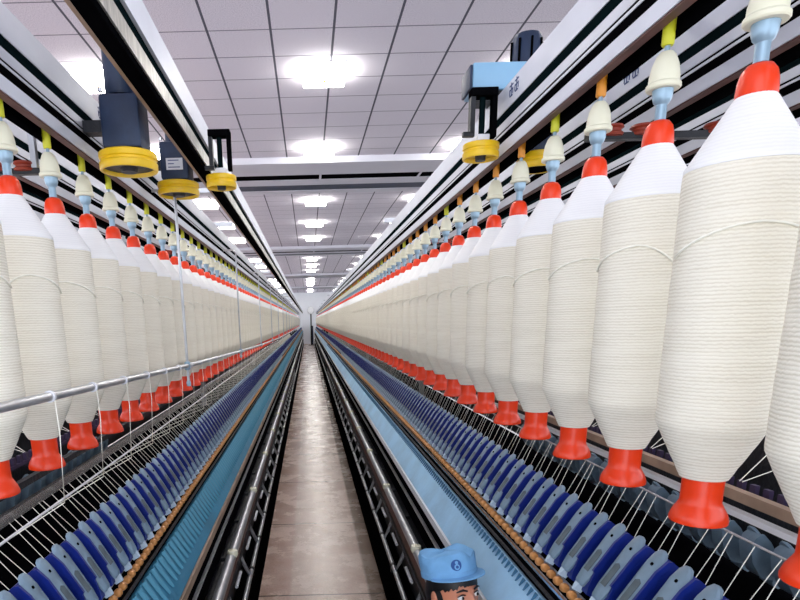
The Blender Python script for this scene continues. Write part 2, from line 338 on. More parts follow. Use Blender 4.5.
# ------------------------------------------------------------ spinning frames (lower machine)
def X(s, x): return x if s > 0 else -(x-.11)
def machine(s, label):
    t = empty('spinning_frame', (X(s, 1.1), 0, 0), label, 'spinning machine', 'long spinning frames'); ox = X(s, 1.1)
    t.location = (ox, 0, 0)
    def A(mb, n, mt, sm=False):
        o = mb.build(n, mt, t, smooth=sm); o.location = (-ox, 0, 0); return o
    Q = lambda *xs: [X(s, x) for x in xs]
    def bx(x0, x1, z0, z1, n, mt, y0=Y0, y1=Y1): return A(MB().box(X(s, x0), X(s, x1), y0, y1, z0, z1), n, mt)
    bx(.64, 1.59, -2.2, -1.0, 'lower_body', 'dark'); bx(.74, 1.49, -1.0, -.84, 'beam', 'black')
    # roller beam under the arms
    A(MB().prism([(X(s, .69), -.83), (X(s, .69), -.80), (X(s, .72), -.79), (X(s, .80), -.785), (X(s, .80), -.84)], Y0, Y1), 'roller_stand', 'black')
    A(MB().tube([(X(s, .705), Y0, -.787), (X(s, .705), Y1, -.787)], .008, 8), 'bottom_roller', 'chrome', True)
    A(MB().tube([(X(s, .75), Y0, -.785), (X(s, .75), Y1, -.785)], .010, 8), 'middle_roller', 'silver', True)
    A(MB().tube([(X(s, .684), Y0, -.80), (X(s, .684), Y1, -.80)], .006, 6), 'suction_tube', 'dark', True)
    # sloping cover
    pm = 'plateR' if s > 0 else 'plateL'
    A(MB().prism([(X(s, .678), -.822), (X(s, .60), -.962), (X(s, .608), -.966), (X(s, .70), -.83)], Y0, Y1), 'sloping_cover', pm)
    c = MB(); y = .2                        # comb of rounded lappets along the cover
    while y < 22:
        n_ = 7; step = .036 if s > 0 else .0545; w = .026 if s > 0 else .036
        if s > 0: poly = [(.674, -.8215), (.660, -.846), (.6505, -.861), (.6725, -.8185)]
        else: poly = [(.676, -.8215), (.622, -.9165), (.620, -.915), (.6745, -.8185)]
        x0, z0 = X(s, poly[0][0]), poly[0][1]; x1, z1 = X(s, poly[1][0]), poly[1][1]
        nx, nz = -s*.87*.008, .49*.008
        vs = []
        K = 6
        for k in range(K+1):
            a = k/K; hw = w/2*math.sqrt(max(0.02, 1-a*a)) if s < 0 else w/2*(1-a*.93)
            h = 1.0 if s < 0 else .6
            px, pz = x0+(x1-x0)*a, z0+(z1-z0)*a
            vs += [(px, y-hw, pz), (px+nx*h, y-hw*.3, pz+nz*h), (px+nx*h, y+hw*.3, pz+nz*h), (px, y+hw, pz)]
        fs = [(4*k+j, 4*k+j+1, 4*k+j+5, 4*k+j+4) for k in range(K) for j in range(3)]+[(0, 1, 2, 3), (4*K+3, 4*K+2, 4*K+1, 4*K)]
        c.add(vs, fs); y += step
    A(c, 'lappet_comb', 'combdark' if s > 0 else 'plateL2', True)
    # edge strips under the cover
    bx(.592, .612, -1.005, -.968, 'cover_edge', 'white' if s > 0 else 'tan')
    bx(.600, .64, -1.02, -1.006, 'edge_strip', 'armblue')
    bx(.61, .64, -1.085, -1.02, 'recess', 'black'); bx(.598, .64, -1.10, -1.086, 'thin_rail', 'silver')
    bx(.606, .64, -1.20, -1.10, 'recess', 'black')
    # hand rail and brown rail below
    A(MB().tube([(X(s, .553), Y0, -1.215), (X(s, .553), Y1, -1.215)], .026, 14), 'handrail', 'silver', True)
    bx(.560, .585, -1.36, -1.25, 'brown_rail', 'brown')
    bx(.585, .64, -1.30, -1.27, 'rail_bracket_strip', 'dark')
    A(MB().tube([(X(s, .545), Y0, -1.66), (X(s, .545), Y1, -1.66)], .016, 10), 'lower_pipe', 'silver', True)
    A(MB().tube([(X(s, .60), Y0, -1.50), (X(s, .60), Y1, -1.50)], .012, 8), 'inner_pipe', 'dark', True)
    bx(.575, .64, -2.2, -1.74, 'kick_panel', 'black')
    for k in range(30):
        y = 1.15+.62*k
        A(MB().box(X(s, .553), X(s, .61), y-.012, y+.012, -1.235, -1.215), 'rail_bracket', 'dark')
        A(MB().tube([(X(s, .60), y+.1, -1.50), (X(s, .57), y+.1, -1.58), (X(s, .545), y+.14, -1.66), (X(s, .545), y+.20, -1.66)], .013, 8), 'pipe_elbow', 'silver', True)
        A(MB().lathe([(.0, -.02), (.016, -.018), (.022, -.01), (.022, .01), (.016, .018), (0, .02)], (X(s, .545), y+.24, -1.66), 10, 'y'), 'coupling', 'dark', True)
        A(MB().tube([(X(s, .575), y+.28, -1.52), (X(s, .575), y+.50, -1.52)], .010, 8), 'white_rod', 'white', True)
        if k % 2: A(MB().lathe([(0, -.03), (.022, -.026), (.03, -.008), (.026, .012), (0, .018)], (X(s, .545), y, -1.19), 12), 'clamp_knob', 'bell', True)
        if k % 4 == 0: A(MB().box(X(s, .545), X(s, .575), y+.35, y+.37, -1.76, -1.70), 'pipe_stand', 'dark')
    return t
machine(1, 'long spinning frame with pale blue sloping cover along the right of the aisle')
machine(-1, 'long spinning frame with teal blue sloping cover along the left of the aisle')
# back rails and guide wires
def bar(name, x, z, r, mt, label, cat='rail', grp=None, sq=None):
    mb = MB(0)
    if sq: mb.box(-sq[0], sq[0], Y0, Y1, -sq[1], sq[1])
    else: mb.tube([(0, Y0, 0), (0, Y1, 0)], r, 8)
    return tag(mb.build(name, mt, None, loc=(x, 0, EYE+z)), label, cat, grp)
bar('guide_rail', 1.15, -.485, 0, 'tan', 'tan guide rail running behind the bases of the right bobbins', sq=(.012, .014))
bar('guide_rail', 1.145, -.532, 0, 'white', 'white guide rail just below the tan rail on the right', sq=(.012, .008))
bar('guide_wire', .995, -.515, .003, 'silver', 'thin grey wire where the right threads start, below the white rail', 'wire')
bar('guide_rail', -.985, -.59, 0, 'chrome', 'bright silver guide rail below the bases of the left bobbins', sq=(.010, .017))
bar('guide_rail', -1.03, -.535, 0, 'dark', 'dark guide rail behind the bright silver rail on the left', sq=(.012, .012))
bar('guide_wire', -.855, -.57, .004, 'white', 'thin white wire just in front of the bright silver left rail', 'wire')
for x, side in ((1.42, 'right'), (-1.38, 'left')):
    bar('centre_panel', x, -.56, 0, 'dark', 'dark centre panel of the %s machine seen between the bobbin bases' % side, 'panel', None, (.015, .22))
for x, side in ((1.20, 'right'), (-1.10, 'left')):
    q = MB(0).box(-.008, .008, Y0, 14, -.012, .0)
    for k in range(260): q.box(-.006, .006, .6+.05*k, .6+.05*k+.022, 0, .028)
    tag(q.build('comb_rail', 'comb', None, smooth=False, loc=(x, 0, EYE-.49)), 'dark purple toothed comb rail behind the tan rail on the %s' % side, 'comb rail')
cr0 = None
for s, x0, x1, side in ((1, 1.17, 1.395, 'right'), (-1, -1.09, -1.355, 'left')):
    for i in range(40):
        sg = 1 if i % 2 else -1; y = 1.3+.11*i
        lab = 'white thread crossing behind the bases of the %s bobbins, %s' % (side, (ORD[i]+' from the camera') if i < 6 else 'past the sixth from the camera')
        o = MB(0).tube([(0, -sg*.05, 0), (x1-x0, sg*.05, .14)], .0014, 5).build('crossing_thread', 'strand', None, loc=(x0, y, EYE-.455))
        tag(o, lab, 'thread', 'threads crossing behind the %s bobbins' % side)
# ------------------------------------------------------------ drafting arms
def make_arm(s, length_tip, label, back=False):
    """built around its foot, foot at local origin; tip towards +x*s"""
    t = empty('drafting_arm', (0, 0, 0), label, 'drafting arm', 'drafting arms in a row')
    tx, tz = length_tip; Ln = math.hypot(tx, tz); ux, uz = tx/Ln, tz/Ln; nx, nz = -uz, ux    # normal: towards aisle and up
    def P3(a, y, b): return (s*(a*ux+b*nx), y, a*uz+b*nz)
    out = [(.010, -.018), (.014, -.023), (.045, -.027), (.74*Ln, -.028), (.90*Ln, -.022), (.98*Ln, -.010), (Ln, .002), (.99*Ln, .014), (.93*Ln, .024), (.80*Ln, .029), (.045, .026), (.014, .018), (.010, .012)]
    def slab(b0, b1, ins):
        n = len(out); vs = [P3(a, y, b0) for a, y in out]+[P3(a, y, b1-ins) for a, y in out]
        cx_ = sum(a for a, y in out)/n
        vs += [P3(a+(cx_-a)*.05, y*.80, b1) for a, y in out]
        fs = [(i, (i+1) % n, (i+1) % n+n, i+n) for i in range(n)]+[(i+n, (i+1) % n+n, (i+1) % n+2*n, i+2*n) for i in range(n)]
        fs += [tuple(range(n-1, -1, -1)), tuple(range(2*n, 3*n))]
        return MB(0).add(vs, fs)
    slab(.022, .032, .004).build('grey_cover', 'armgrey', t)
    body = [(.0, .012), (.0, .0), (.02, -.008), (.032, -.006), (.036, -.001), (.05, -.020), (.066, -.030), (.60*Ln, -.032), (.84*Ln, -.016), (.93*Ln, .004), (.94*Ln, .0215), (.02, .0215)]
    MB(0).prism([(s*(a*ux+b*nx), a*uz+b*nz) for a, b in body], -.0375, .016).prism([(s*(a*ux+b*nx), a*uz+b*nz) for a, b in [(.02, .0216), (.06, .031), (.3*Ln, .038), (.75*Ln, .038), (.92*Ln, .030), (.935*Ln, .0216)]], -.0375, -.0295).build('blue_lever', 'armgrey' if back else 'armblue', t)
    q = .80*Ln; c = P3(q, .0, .032)
    MB(0).tube([P3(q, 0, .0325), P3(q, 0, .0345)], .0042, 10).build('pivot_pin', 'black', t)
    MB(0).add([P3(a, y, b) for b in (.0325, .0335) for a, y in ((.25*Ln, -.012), (.55*Ln, -.012), (.58*Ln, 0), (.55*Ln, .012), (.25*Ln, .012))],
              [(0, 4, 3, 2, 1), (5, 6, 7, 8, 9)]+[(i, (i+1) % 5, (i+1) % 5+5, i+5) for i in range(5)]).build('dark_inlay', 'inlay', t)
    MB(0).add([P3(a, y, b) for b in (.006, .03) for a, y in ((-.010, -.004), (.011, -.010), (.011, .012), (-.010, .006))],
              [(0, 3, 2, 1), (4, 5, 6, 7)]+[(i, (i+1) % 4, (i+1) % 4+4, i+4) for i in range(4)]).build('white_clip', 'clip', t)
    for dy in (() if back else (-.022, .024)):
        MB(0).lathe([(.004, -.012), (.0105, -.010), (.013, -.004), (.013, .004), (.0105, .010), (.004, .012)], (s*-.020, dy, -.024), 14, 'y').build('roller', 'roller', t)
    return t
PITCHA = .0935
def arms(s, foot, tip, ystart, nfull, nsimple, yend, side):
    lab0 = 'blue and grey drafting arm on the %s machine, %s from the camera'
    proto = make_arm(s, (abs(tip[0]-foot[0]), tip[1]-foot[1]), lab0 % (side, 'nearest')); tree = get_tree(proto)
    proto.location = (foot[0], ystart, EYE+foot[1])
    thin = [x for x in tree if not x[0].name.startswith('pivot')]
    for i in range(1, nfull):
        lab = lab0 % (side, nth(i)) if i < 10 else 'blue and grey drafting arm on the %s machine, beyond the tenth from the camera' % side
        copy_tree(proto, (foot[0], ystart+i*PITCHA, EYE+foot[1]), lab, tree=tree if i < 60 else thin)
    # the rest of the row, too far to count
    vs = []; fs = []
    def grab(names):
        b = MB(0); y = ystart+nfull*PITCHA
        while y < yend:
            for ch, _ in tree:
                if any(ch.name.startswith(n) for n in names):
                    b.add([(v.co.x+foot[0], v.co.y+y, v.co.z+EYE+foot[1]) for v in ch.data.vertices], [tuple(p.vertices) for p in ch.data.polygons])
            y += PITCHA
        return b
    if yend > ystart+nfull*PITCHA:
        r = empty('drafting_arm_row', (foot[0], ystart+nfull*PITCHA, EYE+foot[1]), 'far dense row of drafting arms down the %s machine' % side, 'drafting arms'); r['kind'] = 'stuff'
        for nm, pf, mt in (('grey_covers', ['grey'], 'armgrey'), ('blue_levers', ['blue'], 'armblue'), ('rollers', ['roller'], 'roller')):
            o = grab(pf).build(nm, mt, r, smooth=False); o.location = tuple(-c for c in r.location); o['kind'] = 'stuff'
arms(1, (.715, -.715), (.825, -.545), 1.0, 130, 0, 59.5, 'right')
arms(-1, (-.605, -.745), (-.705, -.565), 1.2, 130, 0, 59.5, 'left')
# backs of the opposite side's arms
for s, fx, side in ((1, 1.36, 'right'), (-1, -1.32, 'left')):
    p0 = make_arm(-s, (.10, .17), 'grey-blue drafting arm facing away on the %s machine, nearest behind the threads' % side, True); tr = get_tree(p0)
    p0['group'] = 'drafting arms facing the far side'; p0.location = (fx, 1.15, EYE-.80)
    for i in range(1, 20):
        lab = ('grey-blue drafting arm facing away on the %s machine, %s behind the threads' % (side, ORD[i])) if i < 6 else 'grey-blue drafting arm facing away behind the %s threads, past the sixth' % side
        copy_tree(p0, (fx, 1.15+i*PITCHA*1.35, EYE-.80), lab, tree=tr)
# ------------------------------------------------------------ roving bobbins and holders
def bobbin_meshes():
    t = empty('roving_bobbin', (0, 0, 0), 'x', 'bobbin', 'cream roving bobbins hanging in rows')
    rnd = random.Random(3); prof = [(.034, .383), (.036, .378)]
    sh = [(.0335, .386), (.038, .380), (.097, .281), (.104, .270), (.1045, .262), (.05, .262)]
    MB(0).lathe(sh, seg=40).build('yarn_shoulder', 'yarnw', t)
    pr = [(.05, .2615), (.104, .2615)]
    z = .25
    while z > -.215: pr.append((.105+rnd.uniform(-.0005, .0005), z)); z -= .03
    pr += [(.105, -.222), (.1035, -.232), (.098, -.244)]
    for k in range(1, 9): pr.append((.098-(.098-.046)*k/8+rnd.uniform(-.0008, .0008), -.244-(.350-.244)*k/8))
    pr.append((.03, -.352))
    MB(0).lathe(pr, seg=40).build('yarn_package', 'yarn', t)
    MB(0).lathe([(.034, .384), (.0345, .395), (.033, .412), (.029, .428), (.021, .438), (.012, .441), (0, .441)], seg=24).build('red_cap', 'red', t)
    MB(0).lathe([(.02, -.350), (.0405, -.3505), (.0400, -.385), (.0405, -.405), (.044, -.412), (.053, -.428), (.0575, -.442), (.057, -.449), (.050, -.452), (.030, -.4525)], seg=28).build('red_base', 'red', t)
    return t
def strand_path(s, drop):
    pts = []
    base = math.atan2(-1.35, -.85*s)       # towards the camera side
    for k in range(17):
        u = k/16; a = base+s*(-1.35+2.75*u)
        z = .105+.05*math.sin(min(1, u*1.7)*math.pi/2) - drop*max(0, u-.5)**1.7*4
        pts.append((.1072*math.cos(a), .1072*math.sin(a), z))
    return pts
BX = {1: .85, -1: -.88}; BY = {1: .928, -1: 1.620}; BP = .3275
proto = bobbin_meshes(); ptree = get_tree(proto)
holder = empty('bobbin_holder', (0, 0, 0), 'x', 'bobbin holder', 'ivory bobbin holders under the creel rails')
MB(0).lathe([(.0115, .597), (.0135, .60), (.0135, .652), (.0115, .660), (.0, .661)], seg=14).build('sleeve', 'lime', holder)
MB(0).lathe([(.006, .583), (.006, .598), (0, .598)], seg=10).build('neck', 'stem', holder)
MB(0).lathe([(.0, .506), (.035, .506), (.0375, .509), (.0375, .516), (.033, .521), (.0325, .535), (.0285, .557), (.021, .576), (.014, .584), (0, .586)], seg=24).build('bell', 'bell', holder)
MB(0).lathe([(.0, .4415), (.0125, .4415), (.0125, .474), (.018, .480), (.0215, .490), (.023, .5055), (0, .5055)], seg=18).build('stem', 'stem', holder)
MB(0).box(-.014, .004, -.006, .006, .6615, .668).build('hook', 'dark', holder, smooth=False)
htree = get_tree(holder)
strandmesh = {}
for s in (1, -1):
    for d, dr in enumerate((.02, .05, .09)):
        b = MB(0).tube(strand_path(s, dr), .0025, 6); me = bpy.data.meshes.new('loose_strand'); me.from_pydata(b.v, [], b.f); me.materials.append(M['strand'])
        me.polygons.foreach_set('use_smooth', [True]*len(me.polygons)); strandmesh[s, d] = me
sleeve_o = None
first = True
NB = 150
for s, side in ((1, 'right'), (-1, 'left')):
    for i in range(NB):
        y = BY[s]+BP*i; loc = (BX[s], y, EYE)
        far = i >= 12
        lb = ('cream roving bobbin with red cap and base, %s from the camera in the %s row' % (nth(i), side)) if not far else 'cream roving bobbin in the %s row, beyond the twelfth from the camera' % side
        lh = ('ivory bell-shaped bobbin holder on the %s creel rail, %s from the camera' % (side, nth(i))) if not far else 'ivory bobbin holder on the %s creel rail, beyond the twelfth from the camera' % side
        if first:
            b, h = proto, holder; b.location = loc; h.location = loc; b['label'] = lb; h['label'] = lh; first = False
        else:
            b = copy_tree(proto, loc, lb, tree=ptree); h = copy_tree(holder, loc, lh, tree=htree)
        rz = 0
        if i < 30:
            o = bpy.data.objects.new('loose_strand', strandmesh[s, (i*2+(s > 0)) % 3]); COL.objects.link(o); o.parent = b
            b.rotation_euler = (0, 0, .16*math.sin(i*2.3))
    # the far end of the row
    rr = empty('far_bobbin_row', (BX[s], BY[s]+BP*NB, EYE), 'far end of the %s row of cream roving bobbins' % side, 'bobbins'); rr['kind'] = 'stuff'
    for ch, _ in ptree:
        q = MB(0)
        for i in range(NB, int((59.5-BY[s])/BP)):
            q.add([(v.co.x, v.co.y+(i-NB)*BP, v.co.z) for v in ch.data.vertices], [tuple(p.vertices) for p in ch.data.polygons])
        o = q.build(ch.name.split('.')[0], ch.data.materials[0], rr); o['kind'] = 'stuff'
# orange sleeves on some holders (first mesh copy with another material)
ms = None
for o in list(COL.objects):
    if o.type == 'MESH' and o.name.startswith('sleeve') and o.parent:
        i = int(round((o.parent.location.y-.93)/BP))
        if o.parent.location.x > 0 and i != 2 and i % 5 != 4:
            if ms is None: ms = o.data.copy(); ms.materials[0] = M['orange']
            o.data = ms
# ------------------------------------------------------------ threads over the drafting arms
def threads(s, x0, z0, x1, z1, ystart, side):
    dy = -.01
    me = None
    base = MB(0).tube([(0, 0, 0), (x1-x0, dy, z1-z0)], .0011, 5)
    n = 110
    for i in range(n):
        y = ystart+i*.0545
        lab = ('white thread rising behind the %s drafting arms, %s from the camera' % (side, ORD[i])) if i < 10 else 'white thread rising behind the %s drafting arms, past the tenth' % side
        if me is None:
            o = base.build('thread', 'strand', None, loc=(x0, y, EYE+z0)); me = o
        else:
            o = me.copy(); COL.objects.link(o); o.location = (x0, y, EYE+z0)
        o.rotation_euler = (.10*math.sin(i*1.9), 0, 0)
        tag(o, lab, 'thread', 'white threads behind the %s arms' % side)
    b = MB(0); y = ystart+n*.0545
    while y < 30: b.tube([(x0, y, EYE+z0), (x1, y+dy, EYE+z1)], .0013, 4); y += .0545
    tag(b.build('thread_row', 'strand'), 'far dense run of white threads behind the %s drafting arms' % side, 'threads', kind='stuff')
threads(1, .90, -.74, .995, -.515, 1.0, 'right')
threads(-1, -.80, -.74, -.93, -.575, 1.25, 'left')
# ------------------------------------------------------------ left guard bar, its poles and the strands over it
pole0 = None
BARX = -.70
bar_pts = [(0.6, -.148), (1.35, -.172), (3.5, -.232), (6.3, -.285), (9.1, -.325), (14, -.37), (22, -.40), (40, -.42), (59, -.43)]
def barz(y):
    for (a, za), (b, zb) in zip(bar_pts, bar_pts[1:]):
        if a <= y <= b: return za+(zb-za)*(y-a)/(b-a)
    return bar_pts[-1][1]
gb = MB(0).tube([(0, y, z+.15) for y, z in bar_pts], .0125, 12).build('guard_bar', 'silver', None, loc=(BARX, 0, EYE-.15)); tag(gb, 'slim silver guard bar running in front of the left bobbins', 'bar')
for k in range(20):
    y = 3.5+2.8*k; zb = barz(y)
    lab = ('thin grey vertical pole in front of the left bobbins, %s from the camera' % ORD[k]) if k < 6 else 'thin grey vertical pole far down in front of the left bobbins'
    if pole0 is None:
        pole0 = empty('vertical_pole', (BARX, y, EYE), lab, 'pole', 'poles in front of the left bobbins')
        MB(0).tube([(-.13, 0, .70), (-.10, 0, .70), (-.03, 0, .70), (0, 0, .675), (0, 0, .4), (0, 0, -.34)], .008, 8).build('rod', 'silver', pole0)
        MB(0).lathe([(.009, -.025), (.016, -.022), (.018, 0), (.016, .022), (.009, .025)], (0, 0, zb), 12).build('clamp', 'stem', pole0)
        MB(0).lathe([(0, -.35), (.012, -.348), (.014, -.33), (.009, -.315)], (0, 0, 0), 12).build('end_cap', 'stem', pole0)
        potree = get_tree(pole0)
    else:
        c = copy_tree(pole0, (BARX, y, EYE), lab, tree=potree)
        for ch in kids(c):
            if ch.name.startswith('clamp'): ch.location.z = zb-barz(3.5)
for i in range(22):
    y = 1.62+BP*i; z = barz(y)
    b = MB(0).lathe([(.0127, -.006), (.0165, -.005), (.0165, .005), (.0127, .006)], (0, 0, 0), 12, 'y')
    t = empty('bar_strand', (BARX, y, EYE+z), ('roving strand looped over the left guard bar, %s from the camera' % ORD[i]) if i < 10 else 'roving strand looped over the left guard bar, past the tenth', 'strand', 'strands over the guard bar')
    b.build('loop', 'white', t)
    MB(0).tube([(.012, 0, 0), (.014, 0, -.1), (.0, .005, -.30), (-.23-BARX*0, .01, -.62-z+.0)], .0016, 5).build('hanging_end', 'strand', t)
# ------------------------------------------------------------ drive units and wheels
def yellow_wheel(mb, r, h, c=(0, 0, 0)):
    return mb.lathe([(r*.3, -h*.2), (r*.86, -h*.25), (r*.9, -h*.5), (r*.97, -h*.5), (r, -h*.42), (r, -h*.1), (r*.95, -h*.04), (r*.95, h*.08), (r, h*.14), (r, h*.44), (r*.96, h*.5), (r*.3, h*.5)], c, 40)
def drive_unit(x, y, z, label, sticker=False, big=True):
    t = empty('drive_unit', (x, y, EYE+z), label, 'motor', 'drive motors on the left rails')
    yellow_wheel(MB(0), .108, .062).build('yellow_wheel', 'yellow', t)
    MB(0).lathe([(.0, -.034), (.03, -.034), (.034, -.02), (.10, -.017), (.10, -.0158), (.0, -.0158)], seg=24).build('hub', 'dark', t)
    MB(0).box(-.072, .072, -.075, .075, .036, .215, .012).build('gear_housing', 'navy', t)
    MB(0).lathe([(.02, .22), (.058, .221), (.062, .232), (.062, .43), (.054, .445), (.0, .447)] if big else [(.02, .22), (.05, .221), (.05, .30), (.0, .31)], seg=28).build('motor', 'navy', t)
    MB(0).box(-.06, .06, -.05, .05, .031, .036).build('mounting_plate', 'black', t, smooth=False)
    for dx in (-.062, .062): MB(0).lathe([(0, .218), (.009, .219), (.009, .232), (0, .234)], (dx, -.07, 0), 8).build('bolt', 'chrome', t)
    MB(0).box(-.151, -.072, -.03, .03, .10, .14).build('carrier_arm', 'dark', t, smooth=False)
    if sticker:
        s_ = MB(0).box(-.04, .045, -.0765, -.0752, .08, .135).build('white_sticker', 'sticker', t, smooth=False)
        q = MB(0)
        for k, w in enumerate((.055, .03, .06)): q.box(-.03, -.03+w, -.078, -.0766, .122-k*.016, .126-k*.016)
        q.build('print', 'ink', s_, smooth=False)
    return t
drive_unit(-.665, 2.50, .60, 'large navy motor over a wide yellow wheel, nearest on the left rails')
drive_unit(-.665, 3.44, .69, 'navy motor with white sticker over yellow wheel, above first grey pole', True, False)
# pale round lamp-like housing beside the large motor
def guide_unit(x, y, z, label, box=False, s=1):
    t = empty('guide_wheel_unit', (x, y, EYE+z), label, 'wheel unit')
    yellow_wheel(MB(0), .072, .055).build('yellow_wheel', 'yellow', t)
    MB(0).lathe([(0, -.034), (.02, -.034), (.022, -.015), (0, -.014)], seg=16).build('hub', 'dark', t)
    MB(0).box(-.05, .055, -.03, .03, .195, .225, .004).build('top_plate', 'black', t)
    MB(0).box(-.05, -.032, -.02, .02, .07, .195).build('bracket_leg', 'dark', t, smooth=False)
    MB(0).box(.036, .055, -.02, .02, .05, .195).build('bracket_leg', 'black', t, smooth=False)
    MB(0).lathe([(.012, .028), (.012, .196)], (0, 0, 0), 12).build('spindle', 'darkgreen', t)
    MB(0).box(-.075, -.03, -.012, .012, .055, .072).build('latch', 'dark', t, smooth=False)
    MB(0).box(-.02, .028, -.025, .025, .0285, .06, .004).build('bearing_block', 'white', t)
    return t
guide_unit(.715, 2.66, .645, 'small yellow guide wheel under black bracket on nearest right rail, below light blue box')
u = guide_unit(-.40, 3.15, .66, 'small yellow guide wheel under black bracket on the left overhead rail')
# light blue box and dark motor of the right carriage
t = empty('control_box', (.82, 2.81, EYE+.902), 'light blue control box above the yellow guide wheel on the right rail', 'control box')
MB(0).box(-.12, .16, -.05, .10, 0, .10, .006).build('housing', 'skyblue', t)
MB(0).box(-.132, -.121, -.045, .095, .006, .094, .003).build('end_plate', 'navy', t)
MB(0).box(-.10, .10, -.04, .09, -.028, -.001).build('mounting_foot', 'dark', t, smooth=False)
t = empty('rail_motor', (.975, 2.95, EYE+.93), 'dark navy motor standing behind the nearest right rail', 'motor')
MB(0).lathe([(.07, 0), (.07, .02), (.058, .03), (.062, .05), (.062, .22), (.055, .235), (0, .237)], seg=28).build('motor_body', 'navy', t)
for k in range(8):
    a = math.pi*2*k/8; MB(0).box(.061, .069, -.004, .004, .06, .21).build('cooling_fin', 'black', t, smooth=False).rotation_euler = (0, 0, a)
MB(0).box(-.14, -.06, -.03, .03, 0, .04).build('carrier_arm', 'dark', t, smooth=False)
t = empty('belt_pulley_unit', (.965, 2.72, EYE+.615), 'yellow belt pulley with black underside behind the right bobbin holders', 'pulley')
yellow_wheel(MB(0), .08, .06).build('yellow_wheel', 'yellow', t)
MB(0).lathe([(0, -.03), (.062, -.03), (.066, -.016), (0, -.0155)], seg=24).build('black_hub', 'black', t)
MB(0).box(-.05, .05, -.05, .05, .031, .265, .006).build('gear_housing', 'navy', t)
# ------------------------------------------------------------ far end: pedestal fan and cabinet
t = empty('pedestal_fan', (.28, 57, 0), 'tall dark pedestal fan standing at the far end of the aisle', 'fan')
MB(0).lathe([(.28, 0), (.28, .03), (.05, .06), (0, .06)], seg=20).build('base', 'dark', t)
MB(0).tube([(0, 0, .05), (0, 0, 2.9)], .07, 10).build('pole', 'dark', t)
MB(0).lathe([(.0, -.12), (.30, -.12), (.33, -.05), (.33, .05), (.30, .12), (0, .12)], (0, -.1, 3.15), 24, 'y').build('fan_cage', 'silver', t)
t = empty('electrical_cabinet', (.36, 58.9, 0), 'dark electrical cabinet at the far end right of aisle', 'cabinet')
MB(0).box(-.10, .12, -.2, .2, 0, 1.75, .01).build('housing', 'dark', t); MB(0).box(-.08, .10, -.215, -.201, .1, 1.7, .004).build('door', 'navy', t)
